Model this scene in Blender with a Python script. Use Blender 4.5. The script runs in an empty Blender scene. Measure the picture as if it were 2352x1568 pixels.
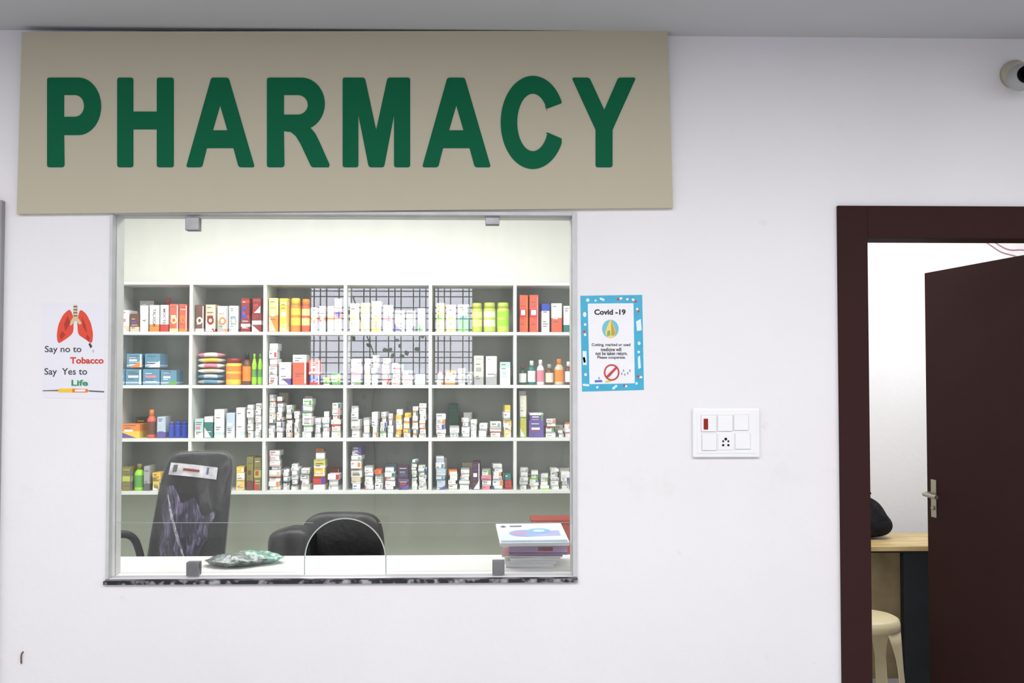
import bpy, math, random
from mathutils import Vector, Matrix
from mathutils.geometry import tessellate_polygon
random.seed(7)
sc=bpy.context.scene
sc.view_settings.view_transform='Standard'
COL=bpy.context.collection

# ---------------- camera ----------------
F=35/36*2352
C=Vector((0,-3.27,1.55))
R=Matrix.Rotation(math.radians(-1.5),3,'Z')@Matrix.Rotation(math.radians(90+1.8),3,'X')
cd=bpy.data.cameras.new('camera'); cam=bpy.data.objects.new('camera',cd); COL.objects.link(cam)
cd.lens=35; cd.sensor_width=36; cd.clip_start=.05
cam.matrix_world=Matrix.Translation(C)@R.to_4x4()
sc.camera=cam
def ray(px,py): return R@Vector(((px-1176)/F,(784-py)/F,-1))
def P(px,py,y):
    d=ray(px,py); return C+d*((y-C.y)/d.y)
def PP(px,py,o,n):
    d=ray(px,py); return C+d*((o-C).dot(n)/d.dot(n))

# ---------------- materials ----------------
def lin(c):
    return tuple(((v/255)/12.92 if v/255<=.04045 else ((v/255+.055)/1.055)**2.4) for v in c)
MATS={}
def mat(name,rgb,rough=.5,metal=0,var=.06,scale=8,bump=0,bscale=60,emit=0,spec=.5,coat=0,rgb2=None,alpha=1,stretch=None,stain=None):
    if name in MATS: return MATS[name]
    m=bpy.data.materials.new(name); m.use_nodes=True; nt=m.node_tree; N=nt.nodes; L=nt.links
    b=N['Principled BSDF']
    c=lin(rgb)
    tc=N.new('ShaderNodeTexCoord'); nz=N.new('ShaderNodeTexNoise'); nz.inputs['Scale'].default_value=scale; nz.inputs['Detail'].default_value=4
    src=tc.outputs['Object']
    if stretch:
        mp=N.new('ShaderNodeMapping'); mp.inputs['Scale'].default_value=stretch; L.new(src,mp.inputs['Vector']); src=mp.outputs['Vector']
    L.new(src,nz.inputs['Vector'])
    cr=N.new('ShaderNodeValToRGB'); L.new(nz.outputs['Fac'],cr.inputs['Fac'])
    c2=lin(rgb2) if rgb2 else tuple(v*(1-var*2) for v in c)
    cr.color_ramp.elements[0].position=.35; cr.color_ramp.elements[1].position=.65
    cr.color_ramp.elements[0].color=(*c2,1); cr.color_ramp.elements[1].color=(*[min(1,v*(1+var*.3)) for v in c],1)
    out=cr.outputs['Color']
    if stain:
        for (sc_,p0,p1,col,amt) in stain:
            n3=N.new('ShaderNodeTexNoise'); n3.inputs['Scale'].default_value=sc_; n3.inputs['Detail'].default_value=7; n3.inputs['Roughness'].default_value=.65; L.new(src,n3.inputs['Vector'])
            r3=N.new('ShaderNodeValToRGB'); L.new(n3.outputs['Fac'],r3.inputs['Fac']); r3.color_ramp.elements[0].position=p0; r3.color_ramp.elements[0].color=(0,0,0,1); r3.color_ramp.elements[1].position=p1; r3.color_ramp.elements[1].color=(amt,amt,amt,1)
            mxc=N.new('ShaderNodeMix'); mxc.data_type='RGBA'; L.new(r3.outputs['Color'],mxc.inputs[0]); L.new(out,mxc.inputs[6]); mxc.inputs[7].default_value=(*lin(col),1); out=mxc.outputs[2]
    L.new(out,b.inputs['Base Color'])
    b.inputs['Roughness'].default_value=rough; b.inputs['Metallic'].default_value=metal
    b.inputs['Specular IOR Level'].default_value=spec; b.inputs['Coat Weight'].default_value=coat
    b.inputs['Alpha'].default_value=alpha
    if emit:
        L.new(cr.outputs['Color'],b.inputs['Emission Color']); b.inputs['Emission Strength'].default_value=emit
    if bump:
        n2=N.new('ShaderNodeTexNoise'); n2.inputs['Scale'].default_value=bscale; n2.inputs['Detail'].default_value=5
        L.new(src,n2.inputs['Vector'])
        bp=N.new('ShaderNodeBump'); bp.inputs['Strength'].default_value=bump; bp.inputs['Distance'].default_value=.01
        L.new(n2.outputs['Fac'],bp.inputs['Height']); L.new(bp.outputs['Normal'],b.inputs['Normal'])
    MATS[name]=m; return m

wallm=mat('painted_wall',(234,233,235),.65,var=.02,scale=1.3,bump=.1,bscale=35,spec=.3,stain=[(2.2,.60,.75,(214,204,190),.3),(9,.66,.74,(200,178,172),.35)])
ceilm=mat('ceiling_paint',(194,195,198),.8,var=.02,scale=1.2,spec=.2)
inwall=mat('pharmacy_wall_paint',(240,240,233),.6,var=.015,scale=1.5,spec=.3)
lowwall=mat('green_grey_wall_paint',(176,184,168),.6,var=.03,scale=2,spec=.3)
floorm=mat('floor_tile',(188,187,187),.4,var=.05,scale=2)
brown=mat('dark_brown_paint',(55,34,33),.7,var=.02,scale=4,spec=.08)
signm=mat('beige_sign_board',(190,183,162),.6,var=.01,scale=2,spec=.2)
greenm=mat('green_lettering',(14,98,66),.7,var=.01,spec=.1)
whitelam=mat('white_laminate',(222,226,222),.4,var=.02,scale=3)
shelfback=mat('shelf_back_panel',(150,156,146),.6,var=.04,scale=3)
chrome=mat('satin_steel',(150,150,152),.35,metal=.8,var=.08,scale=20)
blackl=mat('black_leather',(14,14,16),.42,var=.2,scale=12,bump=.3,bscale=40,spec=.3)
blackp=mat('black_plastic',(16,16,18),.5,var=.1,spec=.3)
plastic_w=mat('white_switch_plastic',(240,240,241),.3,var=.01)
whitem=mat('white_paint_frame',(204,205,206),.45,var=.05,scale=12)
paper=mat('white_paper',(238,238,240),.6,var=.01)

CC=dict(w=('white',(236,237,234)),r=('red',(200,56,44)),dr=('dark red',(140,38,36)),o=('orange',(238,138,56)),y=('yellow',(236,200,74)),
 ly=('pale yellow',(236,225,150)),g=('green',(98,165,80)),lg=('lime green',(160,222,56)),yg=('yellow green',(192,205,90)),t=('teal',(45,120,112)),pt=('pale teal',(186,214,210)),
 b=('blue',(45,75,180)),lb=('light blue',(92,145,172)),pb=('pale blue',(190,206,220)),p=('purple',(98,80,155)),dp=('dark purple',(72,38,62)),k=('black',(32,32,34)),gr=('grey',(170,172,172)),
 be=('beige',(212,198,172)),br=('brown',(108,66,48)),pk=('pink',(226,136,155)),ol=('olive',(134,128,62)),c=('cream',(233,228,206)),dg=('dark grey',(98,100,103)),co=('coral',(222,98,70)),dt=('dark green',(38,82,62)))
def cm(k): return mat('carton_'+CC[k][0].replace(' ','_'),CC[k][1],.42,var=.05,scale=25)

# ---------------- mesh helpers ----------------
def link(o,parent=None):
    COL.objects.link(o)
    if parent is not None: o.parent=parent
    return o
def meta(o,label=None,cat=None,group=None,kind=None):
    if label:o['label']=label
    if cat:o['category']=cat
    if group:o['group']=group
    if kind:o['kind']=kind
    return o
def mesh(name,V,Fc,mats,idx=None,loc=(0,0,0),rot=None,parent=None,smooth=False):
    me=bpy.data.meshes.new(name); me.from_pydata([tuple(v) for v in V],[],Fc)
    for m in (mats if isinstance(mats,(list,tuple)) else [mats]): me.materials.append(m)
    if idx:
        for p,i in zip(me.polygons,idx): p.material_index=i
    if smooth:
        for p in me.polygons:p.use_smooth=True
    me.update()
    o=bpy.data.objects.new(name,me); o.location=loc
    if rot:o.rotation_euler=rot
    link(o,parent); return o
def recalc(o):
    import bmesh
    bm=bmesh.new(); bm.from_mesh(o.data); bmesh.ops.recalc_face_normals(bm,faces=bm.faces); bm.to_mesh(o.data); bm.free(); return o
def boxVF(x0,x1,y0,y1,z0,z1,off=0):
    V=[(x0,y0,z0),(x1,y0,z0),(x1,y1,z0),(x0,y1,z0),(x0,y0,z1),(x1,y0,z1),(x1,y1,z1),(x0,y1,z1)]
    Fc=[(0,3,2,1),(4,5,6,7),(0,1,5,4),(1,2,6,5),(2,3,7,6),(3,0,4,7)]
    return V,[tuple(i+off for i in f) for f in Fc]
def boxes(name,lst,mats,parent=None,bevel=0,idx=None,**k):
    V=[];Fc=[];I=[]
    for n,b in enumerate(lst):
        v,f=boxVF(*b,off=len(V)); V+=v;Fc+=f; I+=[(idx[n] if idx else 0)]*6
    o=mesh(name,V,Fc,mats,idx=I,parent=parent,**k)
    if bevel:
        md=o.modifiers.new('b','BEVEL'); md.width=bevel; md.segments=3; md.limit_method='ANGLE'
    return o
def lathe(name,prof,mats,segidx=None,segs=24,loc=(0,0,0),rot=None,parent=None):
    V=[];Fc=[];I=[]
    for r,z in prof:
        for s in range(segs):
            a=2*math.pi*s/segs; V.append((r*math.cos(a),r*math.sin(a),z))
    for i in range(len(prof)-1):
        for s in range(segs):
            t=(s+1)%segs
            Fc.append((i*segs+s,i*segs+t,(i+1)*segs+t,(i+1)*segs+s)); I.append(segidx[i] if segidx else 0)
    Fc.append(tuple(reversed(range(segs)))); I.append(I[0])
    n=(len(prof)-1)*segs
    Fc.append(tuple(range(n,n+segs))); I.append(I[-2])
    o=mesh(name,V,Fc,mats,I,loc,rot,parent)
    for p in o.data.polygons:
        if len(p.vertices)==4:p.use_smooth=True
    return o
def spow(v,e): return math.copysign(abs(v)**e,v)
def pad(name,w,d,h,mats,e=.45,e2=.45,res=28,loc=(0,0,0),rot=None,parent=None,fn=None,idxfn=None):
    V=[];Fc=[];I=[]
    nu=res*2;nv=res
    for j in range(nv+1):
        v=-math.pi/2+math.pi*j/nv
        for i in range(nu):
            u=2*math.pi*i/nu
            x=w/2*spow(math.cos(v),e2)*spow(math.cos(u),e)
            z=h/2*spow(math.cos(v),e2)*spow(math.sin(u),e)
            y=d/2*spow(math.sin(v),e2)
            p=(x,y,z)
            if fn:p=fn(*p)
            V.append(p)
    for j in range(nv):
        for i in range(nu):
            k=(i+1)%nu
            f=(j*nu+i,j*nu+k,(j+1)*nu+k,(j+1)*nu+i); Fc.append(f)
            I.append(idxfn(*V[f[0]]) if idxfn else 0)
    o=mesh(name,V,Fc,mats,I,loc,rot,parent,smooth=True)
    return recalc(o)
def tube(name,pts,r,m,parent=None,loc=(0,0,0),rot=None,cyclic=False,res=6):
    cu=bpy.data.curves.new(name,'CURVE'); cu.dimensions='3D'; s=cu.splines.new('NURBS' if len(pts)>3 else 'POLY'); s.points.add(len(pts)-1)
    for i,p in enumerate(pts): s.points[i].co=(*p,1)
    s.use_cyclic_u=cyclic
    if s.type=='NURBS': s.use_endpoint_u=not cyclic; s.order_u=3
    cu.bevel_depth=r; cu.bevel_resolution=res; cu.use_fill_caps=True
    t=bpy.data.objects.new(name,cu); COL.objects.link(t)
    dg=bpy.context.evaluated_depsgraph_get(); me=bpy.data.meshes.new_from_object(t.evaluated_get(dg)); bpy.data.objects.remove(t)
    me.materials.clear(); me.materials.append(m)
    for p in me.polygons:p.use_smooth=True
    o=bpy.data.objects.new(name,me); o.location=loc
    if rot:o.rotation_euler=rot
    link(o,parent); return o
def ppoly(name,loops,pf,th,mats,parent=None,off=0,sidemat=0):
    th=Vector(th)
    flat=[p for l in loops for p in l]
    tris=tessellate_polygon([[Vector((p[0],p[1],0)) for p in l] for l in loops])
    fr=[pf(*p) for p in flat]; bk=[v+th for v in fr]; n=len(flat)
    Fc=[];I=[]
    for t in tris:
        Fc.append(tuple(t));I.append(0);Fc.append(tuple(i+n for i in reversed(t)));I.append(0)
    s=0
    for l in loops:
        m=len(l)
        for i in range(m):
            a=s+i;b=s+(i+1)%m; Fc.append((a,b,b+n,a+n));I.append(sidemat)
        s+=m
    o=mesh(name,fr+bk,Fc,mats,I,parent=parent)
    return recalc(o)
def setorigin(o):
    vs=[v.co for v in o.data.vertices]
    c=sum((Vector(v) for v in vs),Vector())/len(vs); zmin=min(v.z for v in vs); c.z=zmin
    for v in o.data.vertices: v.co-=c
    o.location=c; return o
def adopt(child,parent):
    child.parent=parent; child.matrix_parent_inverse=Matrix.Translation(-Vector(parent.location)); return child
def roundp(poly,r,n=5):
    out=[];m=len(poly)
    for i in range(m):
        p=Vector(poly[i][:2]);a=Vector(poly[i-1][:2]);b=Vector(poly[(i+1)%m][:2])
        rr=poly[i][2] if len(poly[i])>2 else r
        u=(a-p);v=(b-p)
        k=min(rr,u.length*.45,v.length*.45)
        if k<.3: out.append((p.x,p.y)); continue
        s=p+u.normalized()*k;e=p+v.normalized()*k
        for j in range(n+1):
            t=j/n; q=s*(1-t)**2+p*2*t*(1-t)+e*t*t; out.append((q.x,q.y))
    return out
def arc(cx,cy,rx,ry,a0,a1,n=16):
    return [(cx+rx*math.cos(math.radians(a0+(a1-a0)*i/n)),cy+ry*math.sin(math.radians(a0+(a1-a0)*i/n))) for i in range(n+1)]
def textmesh(s,bold=0):
    cu=bpy.data.curves.new('t','FONT'); cu.body=s; cu.offset=bold; cu.resolution_u=4
    t=bpy.data.objects.new('t',cu); COL.objects.link(t)
    dg=bpy.context.evaluated_depsgraph_get(); dg.update(); me=bpy.data.meshes.new_from_object(t.evaluated_get(dg)); bpy.data.objects.remove(t)
    return me
def txt(name,s,x0,x1,yt,yb,pf,m,parent,bold=.01):
    me=textmesh(s,bold); vs=[v.co.copy() for v in me.vertices]
    ax=min(v.x for v in vs);bx=max(v.x for v in vs);ay=min(v.y for v in vs);by=max(v.y for v in vs)
    V=[]
    for v in vs:
        u=(v.x-ax)/(bx-ax);w=(v.y-ay)/(by-ay)
        V.append(pf(x0+(x1-x0)*u,yb+(yt-yb)*w))
    o=mesh(name,V,[tuple(p.vertices) for p in me.polygons],m)
    if parent: adopt(o,parent)
    return o

# ---------------- room shell ----------------
WT=.10
wx0=P(249,900,0).x; wx1=P(1325,900,0).x; wz0=P(790,1327,0).z; wz1=P(790,485,0).z
dx0=P(1928,1000,0).x; dz1=P(2100,474,0).z; dx1=dx0+.93
CEIL=P(1700,84,0).z
XL,XR=-4.0,4.2
def wallgrid(name,x0,x1,z0,z1,y0,y1,holes,m):
    xs=sorted({x0,x1,*[h[0] for h in holes],*[h[1] for h in holes]}); zs=sorted({z0,z1,*[h[2] for h in holes],*[h[3] for h in holes]})
    L=[]
    for i in range(len(xs)-1):
        for j in range(len(zs)-1):
            cx=(xs[i]+xs[i+1])/2;cz=(zs[j]+zs[j+1])/2
            if any(h[0]<cx<h[1] and h[2]<cz<h[3] for h in holes): continue
            L.append((xs[i],xs[i+1],y0,y1,zs[j],zs[j+1]))
    return boxes(name,L,m)
meta(wallgrid('wall_front',XL,XR,0,CEIL,0,WT,[(wx0,wx1,wz0,wz1),(dx0,dx1,0,dz1)],wallm),'white painted plaster wall with service window and doorway',None,None,'structure')
YB=-6.2
meta(boxes('floor',[(XL,XR,YB,3.0,-.1,0)],floorm),kind='structure')
meta(boxes('ceiling',[(XL,XR,YB,3.0,CEIL,CEIL+.1)],ceilm),kind='structure')
bw0=P(711,660,6.1);bw1=P(1084,878,6.1)
meta(wallgrid('wall_back',XL,XR,0,CEIL,YB-.1,YB,[],wallm),kind='structure')
meta(boxes('wall_left',[(XL-.1,XL,YB,3,0,CEIL)],wallm),kind='structure')
meta(boxes('wall_right',[(XR,XR+.1,YB,3,0,CEIL)],wallm),kind='structure')
YS=2.4; SD=.28
PXL=P(95,890,YS).x-.03; PXR=.95
meta(boxes('wall_pharmacy_back',[(PXL,PXR,YS+SD+.02,YS+SD+.12,0,CEIL)],inwall),kind='structure')
meta(boxes('wall_pharmacy_left',[(PXL-.1,PXL,WT,YS+SD+.12,0,CEIL)],inwall),kind='structure')
meta(boxes('wall_partition',[(PXR,PXR+.1,WT,YS+SD+.12,0,CEIL)],inwall),kind='structure')
meta(boxes('wall_office_back',[(PXR+.1,XR,2.05,2.15,0,CEIL)],wallm),kind='structure')

gm=mat('grey_frame_paint',(150,150,154),.5)
xg=P(9,700,0).x
meta(boxes('trim_1',[(xg-.09,xg,-.025,0,0,P(0,462,0).z)],gm,bevel=.003),'grey painted door frame edge on white wall',kind='structure')
a=P(51,1508,0)
hk=tube('wall_hook',[(a.x+.004,.0,a.z+.016),(a.x-.001,-.004,a.z+.014),(a.x-.0015,-.005,a.z-.008),(a.x-.001,-.003,a.z-.02)],.0022,mat('rusty_iron',(110,72,58),.7))
meta(hk,'small rusty iron hook fixed in white wall','hook')

# ---------------- opposite window (seen as reflection) ----------------
yw=-6.1
x0,x1=bw0.x,bw1.x; z1b,z0b=bw0.z,bw1.z
win=boxes('window_2',[(x0-.06,x0,YB,yw,z0b-.06,z1b+.06),(x1,x1+.06,YB,yw,z0b-.06,z1b+.06),(x0,x1,YB,yw,z0b-.06,z0b),(x0,x1,YB,yw,z1b,z1b+.06)],whitem)
meta(win,'daylit window with dark metal grille',kind='structure')
sky=mat('daylight_pane',(230,230,250),.5,var=.01,emit=10)
boxes('window_pane',[(x0,x1,yw-.05,yw-.045,z0b,z1b)],sky,parent=win)
L=[]
n=26
for i in range(n):
    if i%4==3: continue
    xx=x0+(x1-x0)*(i+.5)/n; L.append((xx-.0055,xx+.0055,yw-.03,yw-.018,z0b,z1b))
for i in range(17):
    if i%4==2: continue
    zz=z0b+(z1b-z0b)*(i+.5)/17; L.append((x0,x1,yw-.03,yw-.016,zz-.005,zz+.005))
for t in (.22,.76): xx=x0+(x1-x0)*t; L.append((xx-.014,xx+.014,yw-.03,yw-.01,z0b,z1b))
boxes('window_grille',L,mat('grille_paint',(40,42,46),.5),parent=win)
pc=P(860,850,5.8); lx=pc.x
pot=lathe('potted_plant',[(.10,.0),(.14,.22),(.15,.24),(.13,.24),(.12,.22)],mat('terracotta',(150,90,65),.7),loc=(lx,-5.75,0),segs=24)
meta(pot,'leafy climber in a terracotta pot below the window','plant')
leafm=mat('leaf_green',(60,88,58),.5,var=.2)
stem=[(0,0,.22),(.03,.02,.7),(-.04,.0,1.2),(.05,.02,1.6),(-.12,0,2.0),(-.2,.0,2.25)]
tube('stem',stem,.006,leafm,parent=pot)
V=[];Fc=[]
for i in range(30):
    t=random.uniform(.45,1) if i>10 else random.uniform(.70,.85)
    cz=.22+t*2.03; cx=random.uniform(-.22,.45) if i>10 else random.uniform(.05,.42); cy=random.uniform(-.1,.15); an=random.uniform(0,6.28); L_=random.uniform(.04,.065)
    if t>.86: cx=-.2+random.uniform(-.04,.04)
    if cz<1.1: cx*=.4
    ca,sa=math.cos(an),math.sin(an); s=len(V)
    for (u,v) in [(0,0),(.35,.35),(.75,.3),(1,0),(.75,-.3),(.35,-.35)]:
        V.append((cx+(u*ca-v*sa)*L_,cy+.02*u,cz+(u*sa+v*ca)*L_))
    Fc.append(tuple(range(s,s+6)))
meta(mesh('foliage',V,Fc,leafm,parent=pot),kind='stuff')

# ---------------- service window ----------------
fw=.009
frame=boxes('window_1',[(wx0,wx0+fw,-.006,WT+.004,wz0,wz1),(wx1-fw-.006,wx1,-.006,WT+.004,wz0,wz1),(wx0+fw,wx1-fw-.006,-.006,WT+.004,wz1-.012,wz1)],whitem,bevel=.002)
meta(frame,'white framed pharmacy service window',kind='structure')
gl=bpy.data.materials.new('clear_glass'); gl.use_nodes=True; N=gl.node_tree.nodes; Lk=gl.node_tree.links; N.remove(N['Principled BSDF'])
tr=N.new('ShaderNodeBsdfTransparent'); tr.inputs[0].default_value=(.985,.99,.985,1); gs=N.new('ShaderNodeBsdfGlossy'); gs.inputs['Roughness'].default_value=.0
fr=N.new('ShaderNodeFresnel'); fr.inputs[0].default_value=1.5; mx=N.new('ShaderNodeMixShader')
df=N.new('ShaderNodeBsdfDiffuse'); df.inputs[0].default_value=(.8,.82,.8,1); md0=N.new('ShaderNodeMixShader')
tcg=N.new('ShaderNodeTexCoord'); mpg=N.new('ShaderNodeMapping'); mpg.inputs['Scale'].default_value=(6,1,1); Lk.new(tcg.outputs['Object'],mpg.inputs['Vector']); ng=N.new('ShaderNodeTexNoise'); ng.inputs['Scale'].default_value=2; ng.inputs['Detail'].default_value=5; Lk.new(mpg.outputs['Vector'],ng.inputs['Vector']); mr=N.new('ShaderNodeMapRange'); mr.inputs['From Min'].default_value=.35; mr.inputs['From Max'].default_value=.75; mr.inputs['To Min'].default_value=.012; mr.inputs['To Max'].default_value=.06; Lk.new(ng.outputs['Fac'],mr.inputs['Value']); Lk.new(mr.outputs[0],md0.inputs[0])
Lk.new(tr.outputs[0],md0.inputs[1]);Lk.new(df.outputs[0],md0.inputs[2])
Lk.new(fr.outputs[0],mx.inputs[0]);Lk.new(md0.outputs[0],mx.inputs[1]);Lk.new(gs.outputs[0],mx.inputs[2]);Lk.new(mx.outputs[0],N['Material Output'].inputs[0])
ge=mat('glass_edge',(215,226,220),.3,var=.03)
gy=.028
pane=[(264,1326),(268,494),(1312,494),(1312,1326),(886,1326),(886,1290)]+arc(793,1283,93,93,0,-180,36)+[(700,1326)]
g=ppoly('glass_pane',[pane],lambda x,y:P(x,y,gy),(0,.006,0),[gl,ge],parent=frame,sidemat=1)
meta(g,'clear glass pane with arched counter opening')
rim=[tuple(P(x,y,gy+.003)) for x,y in [(700,1325)]+arc(793,1283,93,93,180,360,30)+[(886,1325)]]
tube('glass_opening_rim',rim,.0022,ge,parent=frame)
tube('glass_reflection_streak',[tuple(P(x,1200,gy+.003)) for x in (268,719)],.0011,ge,parent=frame)  # thin pale tubes added to draw the horizontal reflection streak on the glass
tube('glass_reflection_streak',[tuple(P(x,1200,gy+.003)) for x in (869,1312)],.0011,ge,parent=frame)
for (cx,cy,sx,sy) in [(438,512,32,30),(1131,499,32,30),(439,1309,30,32),(1145,1306,28,32)]:
    a=P(cx-sx/2,cy+sy/2,0);b=P(cx+sx/2,cy-sy/2,0)
    boxes('glass_clip',[(a.x,b.x,gy-.014,gy-.0003,a.z,b.z),(a.x,b.x,gy+.0063,gy+.02,a.z,b.z)],chrome,parent=frame,bevel=.002)
def granite(nm,c0,c1,p0,p1,rough,s=38):
    gran=bpy.data.materials.new(nm); gran.use_nodes=True; N=gran.node_tree.nodes;Lk=gran.node_tree.links;b=N['Principled BSDF']
    tc=N.new('ShaderNodeTexCoord')
    cr=N.new('ShaderNodeValToRGB'); nz=N.new('ShaderNodeTexNoise'); nz.inputs['Scale'].default_value=s; nz.inputs['Detail'].default_value=6; Lk.new(tc.outputs['Object'],nz.inputs['Vector'])
    Lk.new(nz.outputs['Fac'],cr.inputs['Fac']); cr.color_ramp.elements[0].position=p0; cr.color_ramp.elements[0].color=(*c0,1); cr.color_ramp.elements[1].position=p1; cr.color_ramp.elements[1].color=(*c1,1)
    Lk.new(cr.outputs['Color'],b.inputs['Base Color']); b.inputs['Roughness'].default_value=rough; return gran
gran=granite('speckled_granite',(.02,.018,.025),(.4,.39,.42),.48,.66,.3)
gran2=granite('polished_sill_strip',(.03,.03,.033),(.2,.2,.205),.46,.58,.6,9)
sill=boxes('window_sill',[(wx0-.006,wx1+.001,-.010,WT,wz0-.0165,wz0-.004)],gran,bevel=.001)
meta(sill,'dark speckled granite sill under the service window','window sill')
boxes('sill_strip',[(wx0+.0005,wx1-.0005,-.008,WT,wz0-.0038,wz0-.0002)],gran2,parent=sill)
pa=P(790,1324,-.003)
boxes('glass_channel',[(wx0+fw+.001,wx1-fw-.007,gy-.006,gy-.001,wz0,wz0+.006)],mat('channel_aluminium',(200,200,202),.4,var=.05),parent=frame)

CY=.40
ctr=boxes('counter',[(wx0-.25,wx1+.35,WT+.006,CY,wz0-.03,wz0)],mat('white_counter_laminate',(234,234,231),.3,var=.01),bevel=.001)
meta(ctr,'white laminate service counter inside the pharmacy window','counter')
boxes('counter_body',[(wx0-.22,wx1+.32,WT+.03,CY-.05,0,wz0-.03)],whitelam,parent=ctr)

# ---------------- sign ----------------
so=Vector((0,-.045,CEIL)); sn=Vector((0,-1,-.045)).normalized()
def SP(px,py): return PP(px,py,so,sn)
def SPL(px,py): return PP(px,py,so+sn*.002,sn)
sign=ppoly('pharmacy_sign',[[(50,73),(1533,70),(1546,477),(38,491)]],SP,-sn*.02,signm)
setorigin(sign)
meta(sign,'beige sign board with green pharmacy lettering on wall','sign')
for px in (200,800,1400):
    a=SP(px,200)
    o=boxes('sign_bracket',[(a.x-.02,a.x+.02,a.y+.022,0,a.z-.02,a.z+.02)],chrome); adopt(o,sign)
k=6
T,B=178,384
def A(dx):
    return [roundp([(485+dx,T),(525+dx,T),(585+dx,B),(548+dx,B),(536+dx,340,2),(475+dx,340,2),(464+dx,B),(427+dx,B)],k),roundp([(505.5+dx,242),(522+dx,299),(489+dx,299)],1)]
letters={
'P':[roundp([(147,B),(108,B),(108,T),(180,T,0)],k)[0:] + arc(180,T+66,52,66,-90,90,20)+[(147,310)], [(147,218),(172,218)]+arc(172,243,21,25,-90,90,12)+[(147,268)]],
'H':[roundp([(269,T),(306,T),(306,256,1),(360,256,1),(360,T),(399,T),(399,B),(360,B),(360,297,1),(306,297,1),(306,B),(269,B)],k)],
'A':A(0),
'R':[roundp([(652,B),(613,B),(613,T),(692,T,0)],k)+arc(692,238,54,60,-90,62,18)+[(713,293),(724,306),(734,326),(757,378),(755,384),(718,B),(714,381),(690,330),(679,312),(668,303),(652,301)],
     [(652,218),(684,218)]+arc(684,240.5,23,22.5,-90,90,12)+[(652,263)]],
'M':[roundp([(787,T),(838,T),(864,298,1),(890,T),(942,T),(942,B),(905,B),(905,264,1),(882,B),(847,B),(823,264,1),(823,B),(787,B)],k)],
'A2':A(542.5),
'Y':[roundp([(1313,T),(1354,T),(1388,252,1),(1420,T),(1461,T),(1407,298,2),(1407,B),(1368,B),(1368,298,2)],k)],
}
letters['C']=[arc(1224,281,74,107,-27,-333,56)+[(1290,318),(1258,304),(1253,306)]+arc(1224,281,36,66,-337,-23,44)+[(1253,247),(1258,249),(1290,237)]]
for nm,lp in letters.items():
    o=ppoly('letter',lp,SPL,-sn*.0015,greenm); adopt(o,sign)

# ---------------- posters ----------------
def WP(e): return lambda x,y:P(x,y,-.001-e)
def flat(name,loops,e,rgb,parent,th=.0004):
    m=mat('print_%02x%02x%02x'%rgb,rgb,.55,var=.02)
    o=ppoly(name,loops,WP(e),(0,th,0),m)
    if parent: adopt(o,parent)
    return o
pt=ppoly('tobacco_poster',[[(97,696),(243,694),(240,916),(97,913)]],WP(0),(0,.001,0),mat('poster_paper',(230,229,236),.55,var=.01)); setorigin(pt)
meta(pt,'white anti tobacco poster with red lungs drawing taped on wall','poster')
lungL=roundp([(160,709),(167,722),(169,745),(168,765),(152,778),(133,790),(130,770),(134,745),(145,722)],8)
lungR=roundp([(184,709),(198,720),(209,742),(214,768),(211,790),(196,779),(179,768),(177,735)],8)
flat('lung_drawing',[lungL],.0006,(222,72,46),pt); flat('lung_drawing',[lungR],.0006,(222,72,46),pt)
for pl in ([(155,725),(162,740),(150,760),(147,745)],[(188,727),(196,745),(200,765),(190,750)],[(143,760),(150,768),(140,780),(137,770)],[(200,768),(206,775),(204,784),(197,776)]):
    flat('lung_shading',[pl],.0011,(176,44,30),pt)
flat('windpipe_drawing',[roundp([(169,700),(177,700),(178,728),(188,742),(183,746),(173,735),(163,748),(159,743),(168,728)],2)],.0011,(214,190,150),pt)
for i in range(4): flat('windpipe_ring',[[(168.5,703+i*7),(177.5,703+i*7),(177.5,705+i*7),(168.5,705+i*7)]],.0016,(70,65,65),pt)
flat('smoke_drawing',[[(203,790),(207,787),(212,795),(208,800)]],.0006,(60,60,64),pt)
flat('smoke_drawing',[arc(214,806,2,4,0,330,8)],.0006,(190,190,195),pt)
dk=mat('print_ink',(58,56,60),.6)
def T_(s,x0,x1,yt,yb,m,par,bold=.01,e=.0006): return txt('printed_lettering',s,x0,x1,yt,yb,WP(e),m,par,bold)
T_('Say no to',103,187,794,813,dk,pt)
T_('Tobacco',161,238,820,835,mat('print_red',(214,60,38),.6),pt,.03)
T_('Say  Yes to',102,200,845,865,dk,pt)
T_('Life',164,202,872,886,mat('print_green',(50,150,105),.6),pt,.03)
flat('cigarette_drawing',[[(134,892),(166,892),(166,901),(134,901)]],.0006,(240,200,60),pt)
flat('cigarette_drawing',[[(166,892),(200,893),(204,897),(200,901),(166,901)]],.0006,(232,120,30),pt)
flat('cigarette_drawing',[[(172,894),(196,894),(196,899),(172,899)]],.0011,(240,240,236),pt)
flat('syringe_line',[[(98,896),(134,895),(134,898),(98,898)]],.0006,(110,90,80),pt); flat('syringe_line',[[(204,896),(239,898),(239,901),(204,899)]],.0006,(90,90,95),pt)

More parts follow.
